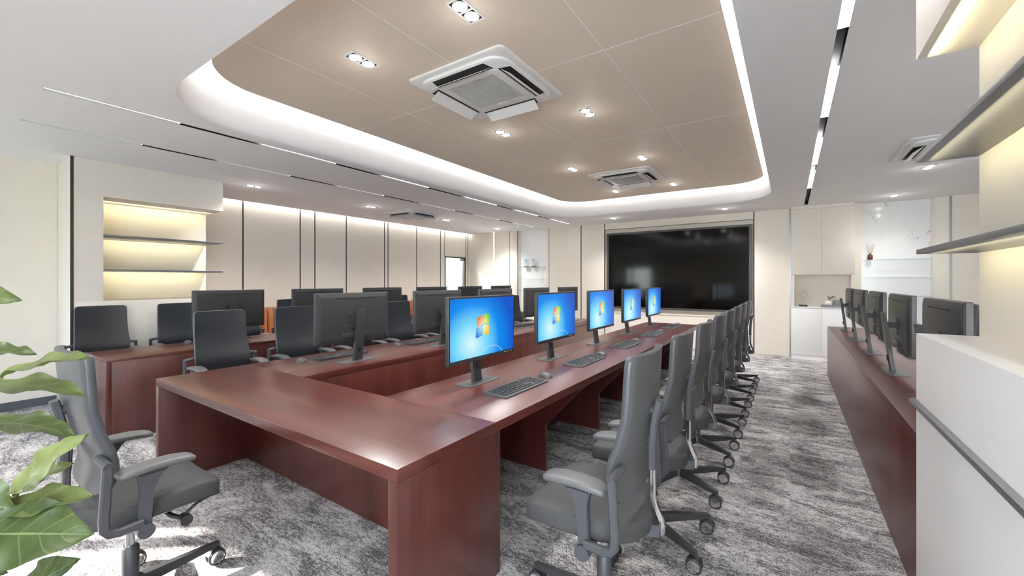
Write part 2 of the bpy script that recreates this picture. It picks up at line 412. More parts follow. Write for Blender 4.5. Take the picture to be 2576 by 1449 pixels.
bm = bmesh.new(); n = 160; rows = []
for z in (VZ0 - .15, VZ1 + .08): rows.append([bm.verts.new((VX0 - .08 + (VX1 - VX0 + .16) * k / n, YB + .06 + .022 * math.sin(k * .9), z)) for k in range(n + 1)])
for k in range(n): bm.faces.new((rows[0][k], rows[0][k + 1], rows[1][k + 1], rows[1][k]))
tag(obj('curtain', bm, cm, None, ang=180), 'added white sheer curtain behind the camera, spreading fill daylight', 'curtain')  # added to diffuse the sun into soft room fill

# dark seams between the left wall panels
k = 0
for y in (3.353, 4.366, 4.665, 5.372, 6.377, 6.481, 7.386, 8.252, 9.41):
    k += 1; struct(box('trim_%d' % k, M['gap'], None, XL - .01, XL + .003, y - .011, y + .011, 0, 2.86))
struct(box('trim_10', M['gap'], None, XL - .01, XL + .003, DY0 - .012, DY0 + .004, DZ, 2.86))
struct(box('trim_11', M['gap'], None, XL - .01, XL + .003, DY1 - .004, DY1 + .012, DZ, 2.86))
# seams of the far wall
for x, w, m in ((-5.225, .006, 'gap'), (-4.316, .012, 'gap'), (-3.705, .008, 'gap'), (-.594, .010, 'gap'), (.004, .012, 'steel'), (2.158, .016, 'steel'), (-6.47, .006, 'gap'), (-6.205, .004, 'gap')):
    k += 1; struct(box('trim_%d' % (k + 2), M[m], None, x - w, x + w, YF - .004, YF + .02, 0, ZC))
struct(box('trim_20', M['gap'], None, -3.69, -.60, YF - .003, YF + .02, 2.666, 2.673))
struct(box('trim_21', M['wall'], None, -3.69, -.60, YF - .012, YF + .02, .695, .715))
# ceiling shadow line and skirting
struct(box('baseboard_left', M['base'], None, XN - .01, XN + .012, YB, 1.047, 0, .093))
# glowing slots: along the left ceiling edge and in the far-left corner
tag(box('wall_washer', M['led_slot'], None, -7.80, -7.79, 2.55, YF - .02, 2.875, 2.90), 'thin light strip in the ceiling slot washing the panelled left wall', 'light strip')
struct(box('ceiling_cover', M['ceil'], None, -9.0, -7.76, 2.4, YF + .1, 2.97, 3.0))
tag(box('corner_light', M['led_slot'], None, -7.039, -7.032, YF + .07, YF + .10, .05, ZC), 'upright light strip in the slot beside the far left corner panel', 'light strip')

# corridor beyond the door
struct(box('wall_corridor', M['wall_white'], None, -9.5, -9.4, 7.2, YF + .3, 0, TOP))
d1 = thing('door_1', 'dark-framed glass door at the far end of the left wall', 'door', (XL, 0, 0)); d1['kind'] = 'structure'
bm = bmesh.new()
for b in ((-.11, .012, DY0, DY0 + .035, 0, DZ), (-.11, .012, DY1 - .05, DY1, 0, DZ), (-.11, .012, DY0, DY1, DZ - .035, DZ)): bm_box(bm, *b)
obj('door_frame', bm, M['gap'], d1)
gl = box('door_leaf', M['glass'], d1, -.065, -.055, DY0 + .04, DY1 - .06, .01, DZ - .05)
bm = bmesh.new(); tube(bm, [(-.05, DY0 + .09, 1.05), (.0, DY0 + .09, 1.05), (.0, DY0 + .09, 1.32), (-.05, DY0 + .09, 1.32)], .012); obj('door_handle', bm, M['gap'], gl)
box('door_closer', M['steel'], d1, -.05, .0, DY1 - .22, DY1 - .06, DZ - .11, DZ - .04, r=.005)

# ------------------------------------------------------------------ ceiling fixtures
def spot(loc, watts, size=2.15, blend=.95, parent=None, r=.09, col=(1, .985, .97)):
    l = bpy.data.lights.new('spot_or_fill', 'SPOT'); l.energy = watts; l.spot_size = size; l.spot_blend = blend; l.shadow_soft_size = r; l.color = col
    o = bpy.data.objects.new('spot_or_fill', l); C.objects.link(o); o.location = loc
    if parent is not None: o.parent = parent
    return o
def glow(loc, watts):
    l = bpy.data.lights.new('lamp_glow', 'POINT'); l.energy = watts; l.shadow_soft_size = .035; l.color = (1, .985, .97)
    o = bpy.data.objects.new('lamp_glow', l); C.objects.link(o); o.location = loc
def make_downlight(label, group):
    t = thing('downlight', label, 'ceiling light', group=group)
    L, W = .118, .059
    bm = bmesh.new(); f = .012
    for b in ((-W, W, -L, -L + f), (-W, W, L - f, L), (-W, -W + f, -L, L), (W - f, W, -L, L), (-W, W, -.006, .006)): bm_box(bm, *b, -.006, .004)
    obj('trim_frame', bm, M['ac'], t)
    box('recess', M['black'], t, -W + .002, W - .002, -L + .002, L - .002, -.0015, .004)
    for s in (-1, 1):
        bm = bmesh.new(); lathe(bm, [(.036, -.0015), (.046, -.003), (.0475, -.006), (.044, -.0085), (.038, -.006), (.036, -.0025)], 28, (0, s * .0555, 0)); ob = obj('lamp_ring', bm, M['ac'], t)
        bm = bmesh.new(); lathe(bm, [(.0375, -.003), (.036, -.008), (.031, -.0125), (.022, -.0160), (.010, -.0178), (.001, -.0182)], 28, (0, s * .0555, 0)); obj('lamp_lens', bm, M['lamp'], ob)
    return t
DL = [(-1.616, 1.907, 0), (-2.614, 1.907, 0), (-1.616, 3.707, 0), (-2.614, 3.707, 0), (-1.616, 5.466, 0), (-2.614, 5.466, 0), (-1.616, 7.235, 0), (-2.614, 7.235, 0),
      (-6.43, 2.88, 1), (-6.43, 4.88, 1), (-6.43, 6.90, 1), (-6.40, 8.80, 1), (-3.2, 8.74, 1), (-1.03, 8.76, 1), (1.39, 8.93, 1), (1.39, 6.936, 1)]
names = []
for i in range(4):
    for s in ('right', 'left'): names.append('twin downlight in the beige ceiling panel, %s of its %s row' % ({0: 'nearest', 1: 'second nearest', 2: 'third', 3: 'farthest'}[i], s))
names += ['twin downlight in the left ceiling strip, nearest one beside the lit shelf unit', 'twin downlight in the left ceiling strip, just before the left air conditioner',
          'twin downlight in the left ceiling strip, just beyond the left air conditioner', 'twin downlight in the far left ceiling corner',
          'twin downlight over the left part of the wall television', 'twin downlight over the right part of the wall television',
          'twin downlight in front of the right marble niche', 'twin downlight at the right, just below the raised grey shelf tip']
dl0 = make_downlight(names[0], 'twin downlights')
for i, (x, y, o) in enumerate(DL):
    loc = (x, y, 3.066 if o == 0 else ZC - .001)
    if i == 0: d = dl0; d.location = loc
    else: d = dup(dl0, loc, 0, names[i])
SPOTW_IN, SPOTW_OUT = 150, 165
for i, (x, y, o) in enumerate(DL):
    spot((x, y, (3.05 if o == 0 else ZC - .02)), SPOTW_IN if o == 0 else SPOTW_OUT if i != 14 else 45)
    glow((x, y, (3.067 if o == 0 else ZC) - .15), .45)  # extra point below each downlight, added for the ceiling halo
    spot((x, y, (3.05 if o == 0 else ZC - .02)), 12, 3.0, 1)  # wide spot added at each downlight as wall fill
# hidden parts of these rows have no fixtures, only added fill spots
def make_ac(label):
    t = thing('air_conditioner', label, 'air conditioner', group='ceiling cassette air conditioners')
    h = .47
    bm = bmesh.new()
    o1 = rrect(-h, h, -h, h, .05, 5); o2 = rrect(-h + .008, h - .008, -h + .008, h - .008, .05, 5)
    loft(bm, [[(x, y, 0) for x, y in o1], [(x, y, -.012) for x, y in o1], [(x, y, -.018) for x, y in o2]])
    obj('ceiling_frame', bm, M['ac'], t)
    bm = bmesh.new(); a = rrect(-.415, .415, -.415, .415, .13, 8); b = rrect(-.40, .40, -.40, .40, .12, 8)
    loft(bm, [[(x, y, -.012) for x, y in a], [(x, y, -.036) for x, y in a], [(x, y, -.044) for x, y in b]])
    obj('front_panel', bm, M['ac'], t)
    bm = bmesh.new()
    a = rrect(-.29, .29, -.29, .29, .04, 5); b = rrect(-.285, .285, -.285, .285, .038, 5)
    loft(bm, [[(x, y, -.04) for x, y in a], [(x, y, -.047) for x, y in a], [(x, y, -.049) for x, y in b]]); 
    gr = obj('intake_cover', bm, M['ac'], t)
    bm = bmesh.new(); bm_box(bm, -.24, .19, -.228, .228, -.0496, -.047)
    gb = obj('intake_grille', bm, M['gap'], gr)
    bm = bmesh.new()
    for k in range(38): y = -.226 + k * .0119; bm_box(bm, -.24, .19, y, y + .0056, -.053, -.048)
    obj('grille_slats', bm, M['ac'], gr)
    box('sensor_plate', M['ac'], gr, .21, .262, -.06, .06, -.0512, -.048, r=.001)
    for q in range(4):
        mt = Matrix.Rotation(q * PI / 2, 4, 'Z')
        bm = bmesh.new(); prism(bm, [(-.278, .302), (.278, .302), (.255, .398), (-.255, .398)], 2, -.0448, -.038); bmesh.ops.transform(bm, matrix=mt, verts=bm.verts[:])
        ou = obj('air_outlet', bm, M['black'], t)
        bm = bmesh.new()
        ring = [(-.26, .322, -.046), (.26, .322, -.046), (.26, .402, -.099), (-.26, .402, -.099)]
        ring2 = [(x, y - .001, z - .0022) for x, y, z in ring]
        loft(bm, [ring, ring2]); bmesh.ops.transform(bm, matrix=mt, verts=bm.verts[:])
        obj('louver', bm, M['ac'], ou)
    return t
ac0 = make_ac('large white four-way ceiling air conditioner near the camera in the beige panel'); ac0.location = (-2.105, 2.77, 3.066); ac0.rotation_euler = (0, 0, PI / 2)
dup(ac0, (-2.105, 6.35, 3.066), PI / 2, 'white four-way ceiling air conditioner at the far end of the beige panel')
dup(ac0, (-6.45, 5.92, ZC - .001), PI / 2, 'white four-way ceiling air conditioner in the left ceiling strip')
dup(ac0, (1.42, 5.92, ZC - .001), 0, 'white four-way ceiling air conditioner at right, partly behind the raised grey shelf')
# linear lights
ends = [.583, 1.381, 2.06, 2.878, 3.57, 4.385, 5.243, 6.09, 6.745, 7.575, 8.21, 9.05]
ends_r = [.583, 1.38, 2.0, 2.88, 3.448, 4.36, 5.08, 6.07, 6.53, 7.575, 9.14]
lbl = ['long slim ceiling light line left of the cove, the one nearer the cove', 'long slim ceiling light line left of the cove, the one nearer the left wall', 'long slim ceiling light line right of the cove']
for (x0, x1, y0, y1), E_, lb in zip(SLOTS, (ends, ends, ends_r), lbl):
    t = thing('linear_light', lb, 'ceiling light', ((x0 + x1) / 2, y0, ZC), group='long ceiling light lines')
    h = (x1 - x0) / 2; L = y1 - y0; bm = bmesh.new(); e = .0005
    for b in ((-h - .004, -h, 0, L, e, .07), (h, h + .004, 0, L, e, .07), (-h - .004, h + .004, 0, L, .066, .07), (-h, h, -.004, 0, e, .07), (-h, h, L, L + .004, e, .07)): bm_box(bm, *b)
    obj('channel', bm, M['black'], t)
    for q in range(0, len(E_) - 1, 2):
        a, b = E_[q] - y0, E_[q + 1] - y0
        z = .014 if x0 < -1 else .003
        box('diffuser', M['dif'], t, -h, h, a, b, z, z + .03)
        box('segment_cap', M['ac'], t, -h, h, b, b + .004, .002, .06)

# ------------------------------------------------------------------ lit shelf units
def shelf_unit(label, xf, sgn, depth, y0, y1, yin, dark_trim):
    """recessed shelf unit with its open end at y1; its front faces sgn*x"""
    t = thing('shelf_unit', label, 'shelf unit', (xf, y0, 0), group='built-in lit shelf units')
    L = y1 - y0; yi = yin - y0; X = lambda a, b: tuple(sorted((-sgn * a, -sgn * b)))
    def bx(n, m, a, b, *rest, r=0, par=t): x = X(a, b); return box(n, m, par, x[0], x[1], *rest, r=r)
    full = depth + .06
    w = M['wall_white'] if sgn < 0 else M['wall']
    bx('base_block', w, 0, full, 0, L, 0, 1.212, r=.002)
    bx('soffit', M['wall'], 0, full, 0, L, 2.412, ZC - .001)
    bx('end_wall', M['wall'], 0, full, 0, yi, 1.212, 2.412)
    bx('back_panel', M['wall'], depth, full, yi, L, 1.212, 2.412)
    def strip(z, par):
        l = bpy.data.lights.new('light_strip', 'AREA'); l.shape = 'RECTANGLE'; l.size = L - yi - .04; l.size_y = .02; l.energy = (1.35 if sgn > 0 else .75) * (L - yi); l.color = (1, .90, .55)
        o = bpy.data.objects.new('light_strip', l); C.objects.link(o); o.parent = t
        o.location = (-sgn * (depth - (.24 if sgn > 0 else .155)), (yi + L) / 2, z - (.03 if sgn > 0 else .022))
        o.rotation_euler = Vector((-sgn, 0, .25)).to_track_quat('-Z', 'Y').to_euler()
        if abs((o.rotation_euler.to_matrix() @ Vector((1, 0, 0))).y) < .7: l.size, l.size_y = l.size_y, l.size
    for z in (1.558, 1.958):
        s = bx('shelf', M['shelfm'], .0, depth - .001, yi + .001, L, z, z + .02, r=.0015)
        strip(z, s)
    strip(2.412, t)
    return t
un = shelf_unit('cream wall unit at left with dark shelves and yellow glowing recess', -6.556, 1, .575, 1.06, 2.53, 1.321, True)
box('corner_trim', M['gap'], un, -.004, .006, -.004, .022, 0, ZC - .002)
ur = shelf_unit('white wall unit at the right edge with grey shelves lit yellow underneath', .461, -1, .19, .2, 2.5, .45, False)
box('grip_rail', M['steel'], ur, -.024, -.001, .02, 2.303, .905, .925, r=.002)

# ------------------------------------------------------------------ desks
def desk_part(name, m, par, *b, r=.0015): return box(name, m, par, *b, r=r)
TX0, TX1, TY0, TY1 = -3.727, -1.193, 1.02, 7.045; IX0, IX1, IY0 = -2.915, -2.005, 1.63; ZT = .75
t = thing('conference_table', 'big U-shaped red mahogany conference table in the middle of the room', 'table', (0, 0, 0))
desk_part('tabletop', M['wx'], t, TX0, TX1, TY0, IY0, ZT - .05, ZT)
desk_part('tabletop', M['wy'], t, TX0, IX0, IY0 + .0005, TY1, ZT - .05, ZT)
desk_part('tabletop', M['wy'], t, IX1, TX1, IY0 + .0005, TY1, ZT - .05, ZT)
desk_part('end_panel', M['wz'], t, TX0, TX0 + .05, TY0, IY0 + .04, 0, ZT - .0505)
desk_part('end_panel', M['wz'], t, TX1 - .05, TX1, TY0, IY0 + .04, 0, ZT - .0505)
desk_part('front_modesty_panel', M['wz'], t, TX0 + .0505, TX1 - .0505, IY0 - .045, IY0 - .001, 0, ZT - .0505)
for a, b in ((IX0 - .035, IX0 - .001), (IX1 + .001, IX1 + .035)):
    desk_part('modesty_panel', M['wz'], t, a, b, IY0 + .001, TY1 - .001, 0, ZT - .0505)
for side, x_in, x_out in ((-1, IX0 - .036, TX0), (1, IX1 + .036, TX1)):
    for y in (2.735, 3.79, 4.85, 5.91, 6.97):
        bm = bmesh.new(); o = x_out
        poly = [(x_in, 0), (o - side * .345, 0), (o - side * .345, .352), (o - side * .01, .6995), (x_in, .6995)]
        prism(bm, poly, 1, y, y + .03); obj('leg_panel', bm, M['wz'], t, smooth=False)
def straight_desk(label, x0, x1, y0, y1, open_side):
    t = thing('long_desk', label, 'desk', (0, 0, 0), group='long straight desks')
    desk_part('tabletop', M['wy'], t, x0, x1, y0, y1, ZT - .03, ZT)
    f = (x0, x0 + .04) if open_side > 0 else (x1 - .04, x1)
    desk_part('front_panel', M['wz'], t, f[0], f[1], y0 + .0405, y1 - .0405, 0, ZT - .0305)
    desk_part('end_panel', M['wz'], t, x0, x1, y0, y0 + .04, 0, ZT - .0305); desk_part('end_panel', M['wz'], t, x0, x1, y1 - .04, y1, 0, ZT - .0305)
    return t
straight_desk('long red mahogany desk along the left side, in front of the left wall', -5.66, -5.0, 1.02, 8.0, -1)
straight_desk('long red mahogany desk along the right aisle, starting at the white wall unit', .475, 1.135, 2.53, 7.93, 1)

# ------------------------------------------------------------------ office chair
def interp(tab, z):
    for (z0, s0), (z1, s1) in zip(tab, tab[1:]):
        if z <= z1:
            u = (z - z0) / (z1 - z0); u = max(0, u); u = u * u * (3 - 2 * u) * .35 + u * .65; return s0 + (s1 - s0) * u
    return tab[-1][1]
def catmull(pts, n=5):
    out = []; m = len(pts)
    for i in range(m):
        p0, p1, p2, p3 = (Vector(pts[(i + k - 1) % m]) for k in range(4))
        for k in range(n):
            u = k / n; out.append(.5 * ((2 * p1) + (p2 - p0) * u + (2 * p0 - 5 * p1 + 4 * p2 - p3) * u * u + (3 * p1 - p0 - 3 * p2 + p3) * u ** 3))
    return out
def make_chair(label, group):
    t = thing('office_chair', label, 'chair', group=group)
    # seat cushion
    half = [(.282, 0), (.281, .12), (.272, .19), (.235, .228), (.12, .246), (-.02, .244), (-.10, .218), (-.165, .165), (-.200, .08)]
    outl = [(x, y) for x, y in half] + [(-.206, 0)] + [(x, -y) for x, y in reversed(half[1:])]
    o = catmull([(x, y, 0) for x, y in outl], 4)
    def ring(ins, z):
        r = []
        for p in o:
            c = Vector((.05, 0, 0)); q = p - c; q = q * (1 - ins / max(.05, q.length)); q += c
            dz = -.026 * max(0, (q.x - .12) / .16) ** 2 + .012 * abs(q.y / .24) ** 2
            r.append((q.x, q.y, z + dz))
        return r
    bm = bmesh.new(); loft(bm, [ring(.012, .452), ring(.002, .456), ring(0, .464), ring(0, .514), ring(.003, .522), ring(.010, .528), ring(.06, .533), ring(.14, .532)])
    obj('seat', bm, M['seat'], t, ang=60)
    bm = bmesh.new(); loft(bm, [ring(.11, .424), ring(.07, .427), ring(.020, .450), ring(.016, .4525)]); obj('seat_pan', bm, M['frame'], t, ang=60)
    # backrest: a curved padded shell
    ps = [(.60, -.108), (.64, -.098), (.69, -.086), (.755, -.090), (.84, -.119), (.945, -.143), (1.09, -.149), (1.165, -.153)]
    hwt = [(.598, .150), (.605, .185), (.625, .212), (.66, .226), (.75, .226), (.85, .218), (1.0, .215), (1.13, .213), (1.152, .207), (1.161, .196), (1.165, .180)]
    bt = [(.60, .022), (.70, .034), (.82, .040), (.90, .030), (1.165, .038)]
    zs = [.598, .602, .61, .625, .65, .69, .73, .78, .83, .88, .94, 1.0, 1.07, 1.12, 1.14, 1.152, 1.161, 1.165]; NU = 14
    bm = bmesh.new()
    def surf(dx, grow):
        g = []
        for z in zs:
            row = []
            for k in range(NU + 1):
                u = -1 + 2 * k / NU; y = u * (interp(hwt, z) + grow); un = y / .226
                zz = z
                if z == zs[0]: zz -= grow
                if z == zs[-1]: zz += grow
                row.append(bm.verts.new((interp(ps, z) - interp(bt, z) * (1 - un * un) + dx, y, zz)))
            g.append(row)
        return g
    fr = surf(0, -.005); mf = surf(-.007, 0); mb = surf(-.023, 0); bk = surf(-.030, -.005)
    rows = len(zs)
    for g, flip in ((fr, 0), (bk, 1)):
        for i in range(rows - 1):
            for k in range(NU):
                q = (g[i][k], g[i][k + 1], g[i + 1][k + 1], g[i + 1][k]); bm.faces.new(q if not flip else tuple(reversed(q))).material_index = 1 - flip
    rim = lambda g: [g[0][k] for k in range(NU + 1)] + [g[i][NU] for i in range(1, rows)] + [g[rows - 1][k] for k in range(NU - 1, -1, -1)] + [g[i][0] for i in range(rows - 2, 0, -1)]
    R = [rim(g) for g in (fr, mf, mb, bk)]
    for a, b in zip(R, R[1:]):
        n = len(a)
        for k in range(n): bm.faces.new((a[k], a[(k + 1) % n], b[(k + 1) % n], b[k])).material_index = 2
    bmesh.ops.delete(bm, geom=[v for v in bm.verts if not v.link_faces], context='VERTS')
    obj('backrest', bm, [M['shell'], M['front'], M['frame']], t, ang=50)
    # spine behind the back
    bm = bmesh.new(); strap(bm, [(-.203, 0, .69), (-.202, 0, .74), (-.204, 0, .80), (-.210, 0, .87), (-.221, 0, .93), (-.230, 0, .966)], .044, .028); sp = obj('back_support', bm, M['frame'], t)
    bm = bmesh.new(); cyl(bm, (-.188, 0, .925), (-.222, 0, .925), .019, n=16); obj('support_pivot', bm, M['frame'], sp)
    bm = bmesh.new(); strap(bm, [(-.237, 0, .440), (-.240, 0, .475), (-.235, 0, .50), (-.214, 0, .545), (-.204, 0, .58), (-.203, 0, .71)], .026, .022); obj('spine_bar', bm, M['chrome'], t)
    bm = bmesh.new()
    loft(bm, [[(-.235, -.028, .435), (-.235, .028, .435), (-.235, .028, .483), (-.235, -.028, .483)], [(-.06, -.075, .425), (-.06, .075, .425), (-.06, .075, .470), (-.06, -.075, .470)]])
    bm_box(bm, -.06, .13, -.08, .08, .402, .462); bm_box(bm, -.045, -.005, -.262, .262, .436, .456)
    obj('tilt_mechanism', bm, M['frame'], t)
    # arms
    for s in (-1, 1):
        bm = bmesh.new(); rings = []
        for x, w, z, h in ((-.108, .030, .676, .012), (-.100, .039, .677, .022), (-.06, .043, .683, .026), (.0, .044, .687, .026), (.07, .043, .685, .026), (.125, .040, .677, .024), (.142, .032, .673, .018), (.148, .022, .672, .010)):
            rings.append([(x, s * .250 + w * math.copysign(abs(math.cos(a)) ** .42, math.cos(a)), z + h * .56 * math.copysign(abs(math.sin(a)) ** .42, math.sin(a))) for a in [2 * PI * (k + .5) / 16 for k in range(16)]])
        loft(bm, rings); obj('arm_pad', bm, M['pad'], t, ang=60)
        bm = bmesh.new(); prism(bm, [(-.047, .430), (-.003, .430), (-.002, .600), (.010, .625), (.055, .668), (-.052, .668), (-.044, .635), (-.040, .605)], 1, s * .262 - .016, s * .262 + .016)
        bmesh.ops.bevel(bm, geom=[e for e in bm.edges if abs(e.verts[0].co.y - e.verts[1].co.y) < 1e-6], offset=.006, segments=2, affect='EDGES')
        ap = obj('arm_post', bm, M['frame'], t)
        bm = bmesh.new(); cyl(bm, (-.025, s * .244, .440), (-.025, s * .292, .440), .029, n=14); obj('arm_knob', bm, M['frame'], ap)
        bm = bmesh.new(); strap(bm, [(-.032, s * .278, .474), (-.10, s * .279, .472), (-.132, s * .281, .480), (-.147, s * .283, .500), (-.149, s * .283, .54), (-.142, s * .284, .66), (-.139, s * .285, .735)], .026, .032)
        cyl(bm, (-.139, s * .297, .738), (-.146, s * .196, .752), .0155, n=10)
        obj('arm_bracket', bm, M['frame'], t)
    # lever and tension knob under the front right corner
    bm = bmesh.new(); tube(bm, [(.08, -.07, .425), (.10, -.15, .40), (.13, -.185, .385)], .010); cyl(bm, (.135, -.175, .382), (.135, -.215, .382), .024, n=12); obj('tension_knob', bm, M['dark'], t)
    bm = bmesh.new(); tube(bm, [(.135, -.19, .40), (.165, -.195, .425), (.19, -.198, .44)], .007); strap(bm, [(.185, -.20, .438), (.20, -.20, .446), (.235, -.20, .452)], .022, .010); obj('lever', bm, M['dark'], t)
    # column and five-star base
    bm = bmesh.new(); cyl(bm, (0, 0, .25), (0, 0, .41), .016, n=18); obj('gas_column', bm, M['chrome'], t)
    bm = bmesh.new(); lathe(bm, [(.031, .085), (.031, .262), (.024, .272), (.018, .272)], 20); lathe(bm, [(.048, .078), (.048, .10), (.040, .128), (.031, .132)], 20); obj('column_sleeve', bm, M['frame'], t)
    for k in range(5):
        a = k * 2 * PI / 5; mt = Matrix.Rotation(a, 4, 'Z')
        bm = bmesh.new()
        loft(bm, [[(.03, -.023, .076), (.03, .023, .076), (.03, .017, .124), (.03, -.017, .124)], [(.20, -.019, .082), (.20, .019, .082), (.20, .014, .117), (.20, -.014, .117)], [(.338, -.014, .088), (.338, .014, .088), (.338, .011, .110), (.338, -.011, .110)], [(.345, -.010, .090), (.345, .010, .090), (.345, .008, .107), (.345, -.008, .107)]])
        bmesh.ops.transform(bm, matrix=mt, verts=bm.verts[:]); lg = obj('base_leg', bm, M['dark'], t)
        c = mt @ Vector((.330, 0, 0)); bm = bmesh.new()
        cyl(bm, (c.x, c.y, .055), (c.x, c.y, .095), .008, n=10)
        for s in (-1, 1):
            y0 = c.y + s * .008; y1 = c.y + s * .026; n = 20
            ringw = lambda r, y: [(c.x + r * math.cos(2 * PI * q / n), y, .0385 + r * math.sin(2 * PI * q / n)) for q in range(n)]
            loft(bm, [ringw(.034, y0), ringw(.038, y0 + s * .003), ringw(.038, y1 - s * .003), ringw(.034, y1), ringw(.0305, y1)], caps=False)
            loft(bm, [ringw(.034, y0), ringw(.004, y0)], caps=False)
            loft(bm, [ringw(.0305, y1), ringw(.029, y1 - s * .004), ringw(.003, y1 - s * .004)], caps=False, mi=1)
        # hood over the wheels
        hd = [(c.x + .041 * math.cos(q), .0385 + .041 * math.sin(q)) for q in [PI * (.12 + .76 * j / 8) for j in range(9)]]
        hi = [(c.x + .0385 * math.cos(q), .0385 + .0385 * math.sin(q)) for q in [PI * (.88 - .76 * j / 8) for j in range(9)]]
        prism(bm, hd + hi, 1, c.y - .018, c.y + .018)
        obj('castor', bm, [M['dark'], M['chrome']], lg)
    return t
chairs = []
def place_chair(x, y, rz, label, group):
    global chair0
    if not chairs: c = make_chair(label, group); c.location = (x, y, 0); c.rotation_euler = (0, 0, rz); chair0 = c
    else: c = dup(chair0, (x, y, 0), rz, label, group)
    chairs.append(c)
def nth(k, n): return 'farthest' if k == n - 1 else ('nearest' if k == 0 else '%s nearest' % ORD[k])
for k in range(8):
    place_chair(-.66, 1.69 + .703 * k, PI, 'grey office chair on the right side of the U-shaped table, %s of eight' % nth(k, 8), 'chairs along the right side of the U-shaped table')
place_chair(-2.425, .575, PI / 2 + .02, 'grey office chair at the near end of the table behind the leafy plant', 'chair at the near end of the table')
for k in range(8):
    place_chair(-4.26, 1.69 + .703 * k, 0, 'office chair between the U-shaped table and left desk, %s of eight' % nth(k, 8), 'chairs along the left side of the U-shaped table')
for k in range(8):
    place_chair(-6.19, 1.265 + .703 * k, 0, 'office chair between the left desk and left wall, %s of eight' % nth(k, 8), 'chairs behind the left desk')
for k, lb in enumerate(('dark office chair behind the right desk, just right of the closest monitor there', 'dark office chair behind the right desk, the farther one hidden by monitors')):
    place_chair(1.64, 6.43 + .703 * k, PI, lb, 'chairs behind the right desk')

# ------------------------------------------------------------------ monitors, keyboards, mice
def picture_color(u, v):
    """blue desktop wallpaper: u to the right 0..1.6, v up 0..1 (aspect-true)"""
    W = 1.69
    def mixc(a, b, t): return tuple(x + (y - x) * t for x, y in zip(a, b))
    deep = (.0, .07, .56); mid = (.0, .27, .88); cy = (.20, .72, .98); pale = (.74, .96, .96)
    d = math.hypot((u - .54) / 1.25, (v - .24) / 1.05); t = min(1, d)
    c = pale if t < .0 else None
    if t < .32: c = mixc(pale, cy, t / .32)
    elif t < .62: c = mixc(cy, mid, (t - .32) / .3)
    else: c = mixc(mid, deep, min(1, (t - .62) / .42))
    d2 = math.hypot((u - .85) / .42, (v - .55) / .42)
    if d2 < 1: c = mixc(c, (.10, .62, .97), .55 * (1 - d2) ** 1.3)
    # light arcs at the bottom
    for cx, cyy, r, w, a0 in ((1.10, -.20, .34, .008, .7), (.12, -.42, .55, .006, .4)):
        e = abs(math.hypot((u - cx) / 1.15, v - cyy) - r)
        if e < w: c = mixc(c, (.85, .95, 1), a0 * (1 - e / w) * (1 if u > cx - .3 else .6))
    # the flag of four waving panes
    s = .178; x = (u - .845) / s; y = (v - .52) / s
    for i, j, col, edge in ((-1, 1, (.93, .20, .02), (1, .72, .45)), (1, 1, (.22, .60, .04), (.85, .95, .35)), (-1, -1, (.02, .22, .70), (.45, .82, 1)), (1, -1, (.98, .62, .01), (1, .95, .45))):
        xs = x - .13 * y                                     # lean
        if not (.04 < i * xs < 1.0): continue
        wave = .16 * math.sin((xs + .15) * 2.6 + .2) - .02
        yy = y - wave + .05 * xs
        if .05 < j * yy < 1.0:
            q = max(0, 1 - math.hypot(xs, yy) / 1.15); c = mixc(col, edge, min(1, q * 1.25))
    return c
